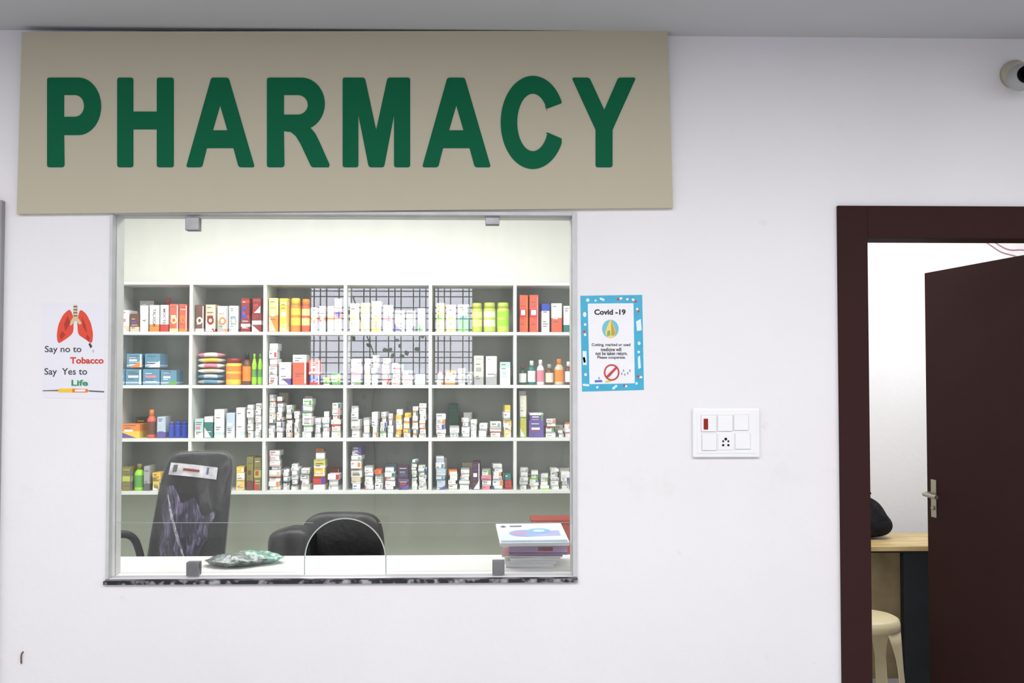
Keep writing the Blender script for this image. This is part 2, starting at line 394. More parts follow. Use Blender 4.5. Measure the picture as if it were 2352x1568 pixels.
cp=ppoly('covid_poster',[[(1333,679),(1475,677),(1479,895),(1337,899)]],WP(0),(0,.001,0),mat('poster_blue',(66,176,210),.4,var=.05,scale=30)); setorigin(cp)
meta(cp,'blue bordered covid medicine return notice poster on wall','poster')
flat('notice_panel',[roundp([(1350,697),(1455,696),(1458,880),(1354,882)],2)],.0006,(240,240,244),cp)
ink=mat('print_black',(35,35,45),.6)
T_('Covid -19',1365,1437,710,723,ink,cp,.035,.0012)
flat('emblem_disc',[arc(1402,755,19,21,0,345,24)],.0012,(110,195,212),cp)
flat('emblem_drop',[roundp([(1402,732),(1410,748),(1415,764),(1410,775),(1396,776),(1389,766),(1395,748)],6)],.0018,(238,212,120),cp)
flat('emblem_drop',[roundp([(1404,736),(1411,755),(1414,768),(1404,772)],4)],.0023,(205,160,50),cp)
flat('emblem_drop',[roundp([(1395,760),(1401,758),(1402,770),(1394,772)],2)],.0023,(120,180,110),cp)
for s,a,b_,y in [('Cutting, marked or used',1359,1448,792),('medicine will',1380,1427,802),('not be taken return.',1368,1441,811),('Please cooperate.',1372,1437,821)]:
    T_(s,a,b_,y-4,y+4.5,ink,cp,.02,.0012)
flat('prohibition_ring',[arc(1405,855,18,19,0,350,32),arc(1405,855,14.5,15.5,0,350,32)],.0018,(200,60,60),cp)
flat('prohibition_bar',[[(1392,864),(1415,841),(1418,845),(1396,868)]],.0022,(200,60,60),cp)
flat('syringe_drawing',[[(1398,862),(1410,846),(1413,849),(1401,865)]],.0012,(120,190,215),cp)
for (a,b_) in [(1428,858),(1435,860),(1442,857),(1432,851),(1447,851),(1376,868)]:
    flat('pill_drawing',[arc(a,b_,1.8,3,0,330,10)],.0012,(150,165,190),cp)
flat('pill_drawing',[[(1366,873),(1382,872),(1384,877),(1366,878)]],.0012,(90,110,200),cp)
flat('pill_drawing',[[(1390,875),(1403,872),(1404,876),(1391,879)]],.0012,(200,215,80),cp)
wp=(226,240,246);rd=(205,60,60)
def cap_(x,y,l,a,c1,c2):
    ca,sa=math.cos(a),math.sin(a)
    for s_,c_ in ((-1,c1),(1,c2)):
        q=[(0,-2.5),(l*.8*s_,-2.5),(l*s_,0),(l*.8*s_,2.5),(0,2.5)]
        flat('capsule_drawing',[[(x+u*ca-v*sa,y+u*sa+v*ca) for u,v in q]],.0006,c_,cp)
for x,y,l,a,c1,c2 in [(1383,687,6,.4,wp,wp),(1423,686,7,-.3,rd,wp),(1343,765,7,1.3,rd,wp),(1457,690,7,.6,wp,rd),(1469,865,7,.3,rd,wp),(1346,884,8,.1,wp,wp),(1412,889,7,-.7,wp,wp),(1436,886,5,.3,rd,wp),(1342,826,7,1.4,wp,rd),(1465,712,6,1,wp,rd)]: cap_(x,y,l,a,c1,c2)
for (a,b_,rx,ry,c_) in [(1350,689,4,4,wp),(1343,722,4,6,wp),(1344,745,3,3,wp),(1345,860,3.5,3.5,wp),(1368,690,2.5,2.5,wp),(1468,788,3.5,4,wp),(1372,889,3,3,wp),(1462,880,3,3,wp),(1441,687,3,3,wp),(1467,808,3,3,wp)]:
    flat('pill_drawing',[arc(a,b_,rx,ry,0,340,14)],.0006,c_,cp)
for q in ([(1461,738),(1472,732),(1474,758),(1463,760)],[(1465,820),(1470,816),(1472,845),(1466,847)],[(1338,806),(1347,806),(1348,838),(1339,838)]): flat('bottle_drawing',[q],.0006,wp,cp)

# ---------------- switchboard ----------------
a=P(1590,1050,0);b=P(1743,937,0)
sb=boxes('switchboard',[(a.x,b.x,-.012,0,a.z,b.z)],plastic_w,bevel=.005)
meta(sb,'white plastic modular switchboard with socket on wall','switchboard')
boxes('switch_frame',[(a.x+.014,b.x-.014,-.0135,-.0118,a.z+.014,b.z-.014)],plastic_w,parent=sb,bevel=.0015)
gapm=mat('shadow_gap_plastic',(214,214,216),.5)
def md(name,x0,x1,y0,y1,m,yy0=-.0175,bev=.0015):
    p=P(x0,y1,-.016);q=P(x1,y0,-.016)
    return boxes(name,[(p.x,q.x,yy0,-.0137,p.z,q.z)],m,parent=sb,bevel=bev)
for (x0,x1,y0,y1) in [(1611,1645,954,991),(1649,1682,954,990),(1686,1719,953,988),(1613,1646,996,1034),(1689,1723,995,1031)]:
    md('switch_surround',x0-1,x1+1,y0-1,y1+1,gapm,-.0142,.0002)
    md('switch',x0,x1,y0,y1,plastic_w)
md('indicator_lamp',1616,1626,961,986,mat('indicator_red',(150,25,15),.2,coat=.5),-.0195,.001)
md('socket',1650,1684,996,1033,plastic_w,-.0155)
for (sx,sy,r) in [(1667,1008,3.4),(1661,1013,2.4),(1673,1013,2.4),(1661,1022,2.8),(1673,1022,2.8)]:
    p=P(sx,sy,-.0157); lathe('socket_hole',[(r/720,0),(r/720,.0006)],blackp,segs=14,loc=(p.x,-.0156,p.z),rot=(math.pi/2,0,0),parent=sb)

# ---------------- cctv ----------------
p=P(2345,178,-.085)
cc=pad('security_camera',.088,.09,.088,mat('cctv_white',(170,170,169),.5),e=1,e2=1,loc=(p.x,-.085,p.z))
meta(cc,'white dome security camera with black lens on wall','security camera')
lathe('mount_base',[(.046,0),(.046,.02),(.038,.034),(.030,.05)],mat('cctv_base',(188,182,160),.4),loc=(.02,.085,.034),rot=(math.pi/2,0,0),parent=cc)
lathe('lens',[(.024,0),(.028,.004),(.028,.018),(.024,.022),(.022,.012)],mat('lens_housing',(6,6,8),.7,spec=.05),loc=(-.004,-.034,-.002),rot=(math.pi/2,0,-.1),parent=cc)
lathe('lens_glass',[(.018,0),(.014,.006),(.004,.009)],mat('lens_dark',(4,4,6),.3,spec=.1),loc=(-.004,-.047,-.002),rot=(math.pi/2,0,-.1),parent=cc)

# ---------------- shelf ----------------
bx=[95,262,437,607,792,988,1183,1380]
X=[P(v,890,YS).x for v in bx]; X.append(PXR-.012)
bt=[762,884,1006,1127]
Zb=[P(800,v,YS).z for v in bt]; ztop=P(800,648,YS).z
X[0]=PXL+.012
meta(boxes('trim_2',[(PXL,PXR,YS+SD+.008,YS+SD+.02,0,Zb[-1]-.002)],lowwall),'grey green painted wall panel below the shelf',kind='structure')
shelf=boxes('medicine_shelf',[(X[0]-.01,X[-1]+.01,YS+SD-.008,YS+SD,Zb[-1]-.018,ztop)],shelfback)
meta(shelf,'white wall mounted open medicine shelf with divided compartments','shelf')
for z in Zb: boxes('shelf_board',[(X[0]-.01,X[-1]+.01,YS,YS+SD-.009,z-.018,z)],whitelam,parent=shelf,bevel=.001)
boxes('top_board',[(X[0]-.01,X[-1]+.01,YS,YS+SD-.009,ztop-.016,ztop)],whitelam,parent=shelf,bevel=.001)
tops=[ztop-.016]+[z-.018 for z in Zb[:-1]]
for x in X:
    for zt,zb in zip(tops,Zb):
        boxes('divider',[(x-.009,x+.009,YS+.001,YS+SD-.009,zb+.0005,zt-.0005)],whitelam,parent=shelf)

# ---------------- stock ----------------
YF=YS+.035
rown=['top','second','third','bottom']
def clampx(x0,x1):
    for dv in X:
        if x0<dv+.0105 and x1>dv+.0105 and (x0+x1)/2>dv: x0=dv+.0105
        if x1>dv-.0105 and x0<dv-.0105 and (x0+x1)/2<dv: x1=dv-.0105
    return x0,x1
def PXf(px,row): return P(px,bt[row]-30,YF).x
def carton(row,x0,x1,z0,h,main,stripe,depth=.12,kind=None,yf=None,lines=True,rot=None,word=None,cat='carton',lean=0):
    x0,x1=clampx(x0,x1)
    if rot is None: rot=random.uniform(-.06,.06)
    w=x1-x0-.0015; d=depth; yf=YF if yf is None else yf
    w-=abs(rot)*d*.9
    acc=random.choice(['r','g','b','o','lb','p','gr','be','pk','t'])
    M=[cm(main),cm(stripe),cm('dg'),cm(acc),cm('w')]
    kind=kind or random.choice(['band','low','top','band2'])
    bands={'band':[(0,.4,0),(.4,.62,1),(.62,1,0)],'low':[(0,.28,1),(.28,1,0)],'top':[(0,.75,0),(.75,1,1)],'band2':[(0,.15,1),(.15,.8,0),(.8,.9,1),(.9,1,0)],'solid':[(0,.5,0),(.5,1,0)],'disc':[(0,.12,1),(.12,1,0)],'half':[(0,.5,1),(.5,1,0)],'thin':[(0,.1,0),(.1,.2,1),(.2,1,0)]}[kind]
    V=[];Fc=[];I=[]
    zs=[bands[0][0]]+[q[1] for q in bands]
    for z in zs: V+=[(-w/2,0,z*h),(w/2,0,z*h),(w/2,d,z*h),(-w/2,d,z*h)]
    for i,q in enumerate(bands):
        for a_,b_ in((0,1),(1,2),(2,3),(3,0)):
            Fc.append((i*4+a_,i*4+b_,i*4+4+b_,i*4+4+a_)); I.append(q[2])
    Fc.append((0,3,2,1));I.append(bands[0][2])
    n=4*(len(zs)-1)
    e=min(.0015,h*.08)
    s=len(V); V+=[(-w/2+e,e,h+e*.6),(w/2-e,e,h+e*.6),(w/2-e,d-e,h+e*.6),(-w/2+e,d-e,h+e*.6)]
    for a_,b_ in((0,1),(1,2),(2,3),(3,0)): Fc.append((n+a_,n+b_,s+b_,s+a_));I.append(bands[-1][2])
    Fc.append((s,s+1,s+2,s+3));I.append(bands[-1][2])
    def q(ax,bx_,az,bz,mi,o=.0006):
        s=len(V); V.extend([(ax,-o,az),(bx_,-o,az),(bx_,-o,bz),(ax,-o,bz)]);Fc.append((s,s+1,s+2,s+3));I.append(mi)
    def tri(mi,o=.0008):
        s=len(V); sg=random.choice([-1,1]); V.extend([(sg*w*.5,-o,h*random.uniform(.35,.55)),(sg*w*.5,-o,h*.02),(-sg*w*.3,-o,h*.02)]);Fc.append((s,s+1,s+2));I.append(mi)
    if lines and word is None:
        if h<.045:
            if random.random()<.55: q(-w*.4,-w*.4+w*random.uniform(.2,.5),h*.58,h*.74,random.choice([2,1,3]))
            if random.random()<.6: q(-w*.4,-w*.4+w*random.uniform(.2,.7),h*.25,h*.34,random.choice([1,2,2]))
            rr=random.random()
            if rr<.2: q(w*.15,w*.42,h*.2,h*.8,1)
            elif rr<.35: q(w*.2,w*.48,h*.05,h*.95,3)
            elif rr<.45: q(-w*.49,-w*.38,h*.02,h*.98,3)
        else:
            if random.random()<.45: tri(random.choice([1,3,4]))
            for t in (.88,.8,.7,.36,.28,.2): 
                if random.random()<.6: q(-w*.35,-w*.35+w*random.uniform(.3,.7),h*t,h*t+min(.004,h*.05),random.choice([2,2,1,4]),.001)
            if random.random()<.6: q(-w*.34,w*random.uniform(.1,.34),h*.46,h*.6,random.choice([1,3,4]),.0012)
            if random.random()<.3: q(w*.36,w*.47,h*.05,h*.95,random.choice([3,4]),.0009)
    if kind=='disc':
        s=len(V); r=min(w,h)*.36
        for i in range(16): V.append((r*math.cos(i*math.pi/8),-.0014,h*.42+r*1.2*math.sin(i*math.pi/8)))
        Fc.append(tuple(range(s,s+16)));I.append(1)
        s=len(V); r*=.5
        for i in range(16): V.append((r*math.cos(i*math.pi/8),-.0018,h*.42+r*1.2*math.sin(i*math.pi/8)))
        Fc.append(tuple(range(s,s+16)));I.append(0)
    o=mesh('medicine_carton',V,Fc,M,I,loc=((x0+x1)/2,yf,z0),rot=(0,0,rot))
    a_,b_=CC[main][0],CC[stripe][0]
    meta(o,f'{a_} medicine carton with {b_} print on {rown[row]} shelf' if a_!=b_ else f'plain {a_} medicine carton on {rown[row]} shelf',cat,f'medicine stock on the {rown[row]} shelf')
    if word:
        me=textmesh(word,.01); vs=[v.co.copy() for v in me.vertices]; ax=min(v.x for v in vs);bx_=max(v.x for v in vs);ay=min(v.y for v in vs);by=max(v.y for v in vs)
        top,bot=(.86,.2) if len(word)>2 else (.5,.36)
        VV=[((-.17+.34*(v.y-ay)/(by-ay))*w,-.0012,h*(top-(top-bot)*(v.x-ax)/(bx_-ax))) for v in vs]
        mesh('printed_lettering',VV,[tuple(p_.vertices) for p_ in me.polygons],cm('dg'),parent=o)
    return o
def Bx(row,p0,p1,pt_,main,stripe,kind=None,depth=.12,**k):
    x0,x1=PXf(p0,row),PXf(p1,row); z0=Zb[row]+.0005; h=P((p0+p1)/2,pt_+random.uniform(-2,2),YF).z-z0
    return carton(row,x0,x1,z0,h,main,stripe,depth,kind,**k)
BACK=[]
def Stk(row,p0,p1,pt_,cols,each=13,depth=.11,messy=1):
    # wide piles are split into two uneven neighbouring piles
    if p1-p0>30 and row>=1:
        c_=p0+(p1-p0)*random.uniform(.42,.58)
        o1,o2=random.choice([(0,random.uniform(3,16)),(random.uniform(3,16),0)])
        Stk(row,p0,c_-.5,min(pt_+o1,bt[row]-18),cols,each*.95,depth); Stk(row,c_+.5,p1,min(pt_+o2,bt[row]-18),cols,each,depth); return
    x0,x1=PXf(p0,row),PXf(p1,row); z=Zb[row]+.0005; zt=P((p0+p1)/2,pt_,YF).z
    n=max(1,round((zt-z)/(each*.92/403)))
    hs=[random.uniform(.7,1.3) for _ in range(n)]; sm=sum(hs); H=zt-z
    for i in range(n):
        h=H*hs[i]/sm
        c_=cols[i%len(cols)]
        full=x1-x0
        wv=full*random.uniform(.78,1.0); off=random.uniform(0,full-wv)
        carton(row,x0+off,x0+off+wv,z+.0004,h-.0022,c_[0],c_[1],depth-random.uniform(0,.02),c_[2] if len(c_)>2 else random.choice(['top','low','thin','solid','solid','thin']),yf=YF+random.uniform(0,.015),rot=random.uniform(-.1,.1))
        z+=h
    BACK.append((row,p0,p1,pt_))
def bottle(row,p0,p1,pt_,body,lab,cap,kind='bottle'):
    x0,x1=PXf(p0,row),PXf(p1,row); x0,x1=clampx(x0,x1); z0=Zb[row]+.0005; h=P((p0+p1)/2,pt_,YF).z-z0; r=(x1-x0)/2-.001
    M=[cm(body),cm(lab)]
    if kind=='jar': prof=[(r*.92,0),(r,h*.04),(r,h*.2),(r,h*.42),(r,h*.5),(r,h*.7),(r,h*.76),(r*.85,h*.82)]; cz=.815;cr_=.9; si=[0,0,1,0,1,0,0]
    elif kind=='flask': prof=[(r*.8,0),(r,h*.08),(r*.95,h*.25),(r*.8,h*.5),(r*.95,h*.62),(r*.45,h*.84)]; cz=.835;cr_=.42; si=[0,0,1,0,0]
    else: prof=[(r*.9,0),(r,h*.04),(r,h*.12),(r,h*.58),(r*.9,h*.68),(r*.42,h*.8)]; cz=.795;cr_=.5; si=[0,0,1,0,0]
    o=lathe('medicine_bottle' if kind!='jar' else 'medicine_jar',prof,M,si,20,loc=((x0+x1)/2,YF+r+.003,z0))
    lathe('cap',[(r*cr_,0),(r*cr_,h*(1-cz)*.85),(r*cr_*.85,h*(1-cz))],cm(cap),segs=16,loc=(0,0,h*cz),parent=o)
    nm='jar' if kind=='jar' else 'bottle'
    meta(o,f'{CC[body][0]} {nm} with {CC[lab][0]} label on {rown[row]} shelf',nm,f'medicine stock on the {rown[row]} shelf')
    return o
def pouch(row,p0,p1,z0,h,col,col2):
    x0,x1=PXf(p0,row),PXf(p1,row); w=x1-x0
    ph=random.random()*6
    def fn(x,y,z): return (x,z,y*(1-.4*abs(2*x/w)**3)+.001*math.sin(x*60+ph))
    o=pad('medicine_pouch',w,h*.95,.12,[cm(col),cm(col2)],e=.6,e2=.7,res=14,loc=((x0+x1)/2,YF+.065,z0+h/2),fn=fn,idxfn=lambda x,y,z:1 if abs(x)<w*.22 else 0)
    return meta(o,f'{CC[col][0]} and {CC[col2][0]} soft medicine pouch in a pile','pouch',f'medicine stock on the {rown[row]} shelf')

# row 0
r=0
Bx(r,270,298,712,'w','be','low'); Bx(r,299,320,722,'br','be','low'); Bx(r,321,341,700,'w','gr','solid',word='T'); Bx(r,343,366,699,'w','o','low',word='TALXIGM'); Bx(r,367,388,699,'w','r','low',word='MOCTEL')
Bx(r,389,410,697,'co','ly','disc'); Bx(r,411,430,698,'co','o','disc')
Bx(r,300,334,685,'gr','dg','solid',yf=YF+.145,depth=.07)
bottle(r,350,374,678,'co','o','r').location.y=YF+.19
for a_,b_,c1,c2 in [(448,469,'br','w'),(471,496,'be','dr'),(499,523,'w','o'),(525,548,'w','gr')]: Bx(r,a_,b_,701,c1,c2,'disc')
for a_,b_ in((551,576),(578,601)): Stk(r,a_,b_,684,[('dr','w','band'),('dr','r','band2')],each=38)
Bx(r,617,639,684,'ly','o','half'); Bx(r,641,663,686,'y','ly','band2')
bottle(r,665,689,684,'o','y','y','jar'); bottle(r,691,711,686,'co','ly','o','jar')
for i,a_ in enumerate((713,732,751,768)): Bx(r,a_,a_+17,704 if i<3 else 686,'w','co' if i%2 else 'o','band')
Bx(r,803,825,697,'c','ly','half'); Bx(r,828,851,697,'ly','w','band'); Bx(r,853,876,690,'w','y','disc'); Bx(r,879,903,700,'w','pk','band')
Bx(r,906,930,712,'w','gr'); Bx(r,932,956,715,'gr','dg'); Bx(r,958,978,708,'w','pb')
Bx(r,1001,1022,698,'ly','yg','band'); Bx(r,1024,1048,700,'w','yg','disc'); Bx(r,1051,1078,700,'c','g','half')
bottle(r,1083,1108,695,'yg','ly','yg','jar'); bottle(r,1110,1139,694,'yg','c','yg','jar'); bottle(r,1141,1170,694,'yg','lg','yg','jar')
Bx(r,1193,1213,678,'co','r','band'); Bx(r,1215,1238,678,'co','r','band'); Bx(r,1243,1263,698,'w','b','top'); Bx(r,1266,1291,697,'w','co','half'); Bx(r,1294,1314,703,'w','t','low')
# row 1
r=1
for a_,b_ in((270,287),(288,326),(328,367),(369,406)): Bx(r,a_,b_,849,'lb','pb','thin')
zz=P(340,845,YF).z
for a_,b_ in((290,327),(331,369)): carton(r,PXf(a_,r),PXf(b_,r),zz+.0025,P(340,812,YF).z-zz-.003,'lb','pb',.12,'thin')
z=Zb[1]+.004; hh=(P(475,808,YF).z-z)/6
for i,(c1,c2) in enumerate([('gr','lb'),('lb','pb'),('w','be'),('w','pk'),('be','y'),('pk','w')]): pouch(r,449,511,z+hh*i,hh*.95,c1,c2)
bottle(r,514,552,822,'y','o','dr','jar'); bottle(r,554,575,810,'br','o','k'); bottle(r,576,589,812,'lg','g','lg','flask'); bottle(r,590,602,812,'lg','g','g','flask')
Stk(r,616,638,788,[('w','r'),('w','gr'),('w','r','thin')],each=22); Bx(r,640,669,830,'w','p','low'); Bx(r,672,704,814,'co','w','top'); Stk(r,708,735,826,[('b','r','low'),('co','w')],each=26)
Stk(r,740,783,856,[('g','w'),('yg','w')],each=12)
Stk(r,804,832,824,[('w','gr'),('w','pk')],each=20); Stk(r,835,868,815,[('w','gr'),('w','ly')],each=14); Stk(r,876,920,822,[('w','r'),('w','co','thin')],each=14); Stk(r,923,950,850,[('w','pk')],each=12); Stk(r,952,980,858,[('pb','w')],each=12)
Stk(r,1001,1017,852,[('w','r')],each=14); Stk(r,1019,1048,850,[('w','o')],each=15); Stk(r,1051,1084,845,[('gr','w')],each=17); Bx(r,1088,1112,817,'c','gr'); Bx(r,1115,1142,817,'w','gr'); Bx(r,1147,1173,830,'w','pt','top')
for a_,b_,c1,c2,c3,t_ in [(1192,1210,'dt','w','br',838),(1212,1231,'t','w','w',828),(1233,1251,'w','pk','w',826),(1253,1272,'br','c','gr',836),(1274,1296,'be','o','o',824),(1298,1314,'br','w','w',830)]: bottle(r,a_,b_,t_,c1,c2,c3)
# row 2
r=2
Bx(r,278,322,972,'o','y','half'); Bx(r,290,325,960,'k','y','solid',yf=YF+.145,depth=.07)
bottle(r,334,355,941,'co','br','o'); Bx(r,360,381,957,'pb','p','low')
for i in range(3): bottle(r,385+i*15,399+i*15,968,'b','b','p' if i==0 else 'b','jar')
Bx(r,447,467,962,'pt','w','low'); Bx(r,468,490,956,'t','w','top'); Bx(r,491,516,940,'w','pt','thin'); Bx(r,519,540,948,'pb','w','low'); Bx(r,542,562,938,'w','pt','thin'); Stk(r,566,600,926,[('w','gr'),('w','dg')],each=17)
Stk(r,616,650,906,[('w','be'),('w','gr'),('w','gr'),('w','br','low')],each=13); Stk(r,655,688,930,[('w','gr'),('w','br')],each=12); Stk(r,692,719,915,[('w','gr'),('w','g')],each=16); Stk(r,722,757,945,[('w','gr'),('w','pb')],each=14); Stk(r,760,783,925,[('w','be'),('w','r')],each=15)
Stk(r,804,827,932,[('w','gr')],each=18); Stk(r,832,868,946,[('w','gr'),('w','ly')],each=16); Stk(r,872,904,946,[('w','g'),('w','gr')],each=14); Stk(r,907,944,940,[('w','o'),('y','o'),('w','y')],each=13); Stk(r,946,980,926,[('w','gr'),('w','o')],each=12)
Stk(r,1000,1026,950,[('w','r'),('w','br')],each=12); Bx(r,1028,1052,928,'dt','t','low',yf=YF+.145,depth=.07); Stk(r,1031,1057,978,[('w','gr')],each=13); Stk(r,1060,1096,960,[('w','gr'),('w','pb')],each=13); Stk(r,1098,1122,972,[('w','gr')],each=16); Stk(r,1124,1153,968,[('w','gr'),('w','r')],each=12); Stk(r,1156,1175,930,[('y','w'),('w','y'),('w','gr')],each=22)
Stk(r,1192,1212,908,[('yg','y'),('c','w')],each=46); Bx(r,1214,1250,968,'p','r','solid'); carton(r,PXf(1216,r),PXf(1249,r),P(1230,968,YF).z+.003,.045,'p','w',.11,'top'); Stk(r,1252,1278,962,[('w','gr'),('w','r')],each=12); Stk(r,1281,1312,975,[('w','gr'),('w','pk')],each=12)
# row 3
r=3
Bx(r,280,303,1072,'ol','yg'); bottle(r,304,328,1066,'lg','g','ol'); Bx(r,330,344,1070,'gr','dg'); Stk(r,346,375,1085,[('y','ol')],each=20); Bx(r,380,429,1075,'be','gr'); 
Stk(r,541,564,1072,[('y','w'),('w','y')],each=18); Bx(r,566,582,1050,'ol','br','low'); Bx(r,583,600,1052,'ol','yg','band')
Stk(r,616,645,1034,[('w','be'),('w','gr'),('w','r')],each=13); Stk(r,649,686,1066,[('w','gr'),('w','dg'),('w','gr')],each=11); Stk(r,688,712,1076,[('w','gr')],each=12); Stk(r,718,747,1040,[('w','gr'),('r','dr'),('y','w'),('yg','w'),('w','gr')],each=17); Stk(r,752,780,1088,[('w','gr')],each=12)
Stk(r,804,832,1026,[('w','lb'),('be','w'),('c','gr'),('w','o'),('w','gr'),('p','w')],each=17); Stk(r,836,858,1070,[('w','gr')],each=12); Stk(r,860,880,1078,[('w','gr'),('w','gr'),('co','o')],each=16); Stk(r,882,908,1075,[('w','gr'),('w','r')],each=11); Stk(r,911,940,1070,[('dp','p')],each=24); Stk(r,944,980,1055,[('w','g'),('w','gr')],each=9)
Stk(r,999,1025,1048,[('pb','w'),('w','lb')],each=16); Stk(r,1029,1051,1080,[('w','be'),('w','o')],each=13); Stk(r,1054,1080,1076,[('w','gr')],each=10); Bx(r,1083,1103,1062,'dp','p','solid'); Stk(r,1105,1129,1078,[('pk','dr'),('w','gr')],each=13); Stk(r,1131,1156,1066,[('w','gr'),('w','pb')],each=11); Stk(r,1159,1177,1088,[('r','dr'),('t','w')],each=16)
for i,a_ in enumerate(range(1192,1312,24)): Stk(r,a_,a_+22,1075+(i*7)%20,[('w',random.choice(['r','gr','o','lg'])),('w','gr')],each=10)
for (row,p0,p1,pt_) in list(BACK):
    if row>=1 and random.random()<.45:
        w=random.uniform(16,24); m=(p0+p1)/2+random.uniform(-8,8); t=min(max(pt_+random.uniform(-14,8),bt[row]-108),bt[row]-30)
        x0,x1=PXf(m-w/2,row)*1.02,PXf(m+w/2,row)*1.02
        if any(abs((x0+x1)/2-dv)<abs(x1-x0)/2+.016 for dv in X): continue
        if row==2 and 1020<m<1062: continue
        if any(abs((x0+x1)/2-u)<(abs(x1-x0)/2+.03) and row==rw for rw,u in [(b_[0],b_[1]) for b_ in globals().setdefault('USED',[])]): continue
        USED.append((row,(x0+x1)/2))
        z0=Zb[row]+.0005; yb=YF+.16; h=P(m,t,yb).z-z0
        carton(row,x0,x1,z0,h,random.choice(['w','w','w','c','gr','be','pt']),random.choice(['gr','r','g','lb','o']),.06,yf=yb,rot=0,kind=random.choice(['thin','solid','top']))

# ---------------- chairs ----------------
def office_chair(px0,px1,ptop,y,z_seat,label,tall,rz,tilt):
    zt=P((px0+px1)/2,ptop,y).z; a=P(px0,1200,y).x; b=P(px1,1200,y).x; w=b-a; h=zt-z_seat+.02
    root=bpy.data.objects.new('office_chair',None); root.location=((a+b)/2,y,0); root.rotation_euler=(0,0,rz); COL.objects.link(root)
    meta(root,label,'chair')
    def fn(x,yy,z):
        t=(z/h+.5)
        s=1-.14*t**2 if tall else 1-.08*t**3
        yo=-.08*(abs(x)/(w/2))**2*w
        return (x*s+tilt*(z),yy+yo+.02*math.sin(t*7),z)
    bk=pad('backrest',w,.10,h,blackl,e=.28 if tall else .42,e2=.45,res=30,loc=(0,0,z_seat+h/2-.02),parent=root,fn=fn)
    pad('seat',.48,.44,.1,blackl,e=.5,e2=.4,loc=(0,-.28,z_seat-.06),parent=root)
    lathe('gas_column',[(.03,.1),(.03,.3),(.025,z_seat-.1)],blackp,loc=(0,-.25,0),parent=root)
    for i in range(5):
        an=i*2*math.pi/5; c_,s_=math.cos(an),math.sin(an)
        tube('base_arm',[(0,-.25,.12),(.15*c_,-.25+.15*s_,.11),(.28*c_,-.25+.28*s_,.075)],.018,blackp,parent=root)
        lathe('caster',[(.012,-.012),(.027,-.01),(.027,.01),(.012,.012)],blackp,loc=(.28*c_,-.25+.28*s_,.028),rot=(math.pi/2,0,an),parent=root,segs=16)
    return root,bk,w,h
CY1=1.15
zs1=.5
c1,b1,w1,h1=office_chair(350,524,1036,CY1,zs1,'tall black leather office chair wrapped in clear plastic film',True,math.radians(8),.13)
c2,b2,w2,h2=office_chair(690,890,1176,CY1+.35,.46,'low black office chair behind the counter',False,math.radians(-4),0)
def arm(root,sx,zseat,w,hgt=.22,out=.05,r=.02):
    x=sx*(w/2+out)
    return tube('armrest',[(x-.03*sx,-.08,zseat-.03),(x,-.07,zseat+.1),(x,-.06,zseat+hgt),(x,-.15,zseat+hgt+.02),(x,-.34,zseat+hgt+.01),(x,-.40,zseat+hgt-.05),(x,-.36,zseat+.05),(x-.03*sx,-.3,zseat-.03)],r,blackp,parent=root)
tube('armrest',[(-w1/2+.02,-.10,zs1-.02),(-w1/2-.0,-.11,zs1+.15),(-w1/2-.02,-.13,zs1+.30),(-w1/2-.045,-.15,zs1+.37),(-w1/2-.10,-.2,zs1+.385),(-w1/2-.17,-.25,zs1+.375),(-w1/2-.20,-.28,zs1+.32),(-w1/2-.16,-.28,zs1+.25),(-w1/2-.08,-.25,zs1+.1),(-w1/2+.02,-.22,zs1-.02)],.016,blackp,parent=c1)
arm(c1,1,zs1,w1,hgt=.2)
arm(c2,1,.46,w2,hgt=.12)
dst=P(665,1245,CY1+.25); loc2=Vector(c2.location)
zt=P(660,1211,CY1+.25).z
wA=P(724,1245,CY1+.25).x-P(620,1245,CY1+.25).x
pad('armrest_pad',wA,.2,.24,blackl,e=.35,e2=.5,res=22,loc=(dst.x+.025-loc2.x,-.12,zt-.12),parent=c2,fn=lambda x,y,z:(x,y,z+(.010*math.sin(x*28+1))))
tube('armrest_post',[(dst.x+.02-loc2.x,-.12,zt-.2),(dst.x+.03-loc2.x,-.12,.5),(-.2,-.2,.42)],.02,blackp,parent=c2)

def filmmat(nm,col,lo,p0,p1,hi,stretch,scale):
    film=bpy.data.materials.new(nm); film.use_nodes=True; N=film.node_tree.nodes;Lk=film.node_tree.links;b=N['Principled BSDF']
    b.inputs['Base Color'].default_value=(*col,1); b.inputs['Roughness'].default_value=.12
    tc=N.new('ShaderNodeTexCoord'); mp=N.new('ShaderNodeMapping'); mp.inputs['Scale'].default_value=stretch; mp.inputs['Rotation'].default_value=(0,.5,0); Lk.new(tc.outputs['Object'],mp.inputs['Vector'])
    nz=N.new('ShaderNodeTexNoise'); nz.inputs['Scale'].default_value=scale; nz.inputs['Detail'].default_value=6; nz.inputs['Distortion'].default_value=1.2; Lk.new(mp.outputs['Vector'],nz.inputs['Vector'])
    cr=N.new('ShaderNodeValToRGB'); Lk.new(nz.outputs['Fac'],cr.inputs['Fac']); cr.color_ramp.elements[0].position=p0; cr.color_ramp.elements[0].color=(lo,lo,lo,1); cr.color_ramp.elements[1].position=p1; cr.color_ramp.elements[1].color=(hi,hi,hi,1); Lk.new(cr.outputs[0],b.inputs['Alpha'])
    bp=N.new('ShaderNodeBump'); bp.inputs['Strength'].default_value=.8; bp.inputs['Distance'].default_value=.015; Lk.new(nz.outputs['Fac'],bp.inputs['Height']); Lk.new(bp.outputs[0],b.inputs['Normal'])
    return film
film=filmmat('clear_plastic_film',(.45,.45,.48),.04,.56,.75,.25,(1,1,.5),14)
film2=filmmat('violet_reflection_film',(.33,.28,.5),.14,.48,.70,.8,(2.6,1,.5),16)  # violet reflections on the chair wrap are put into this film colour
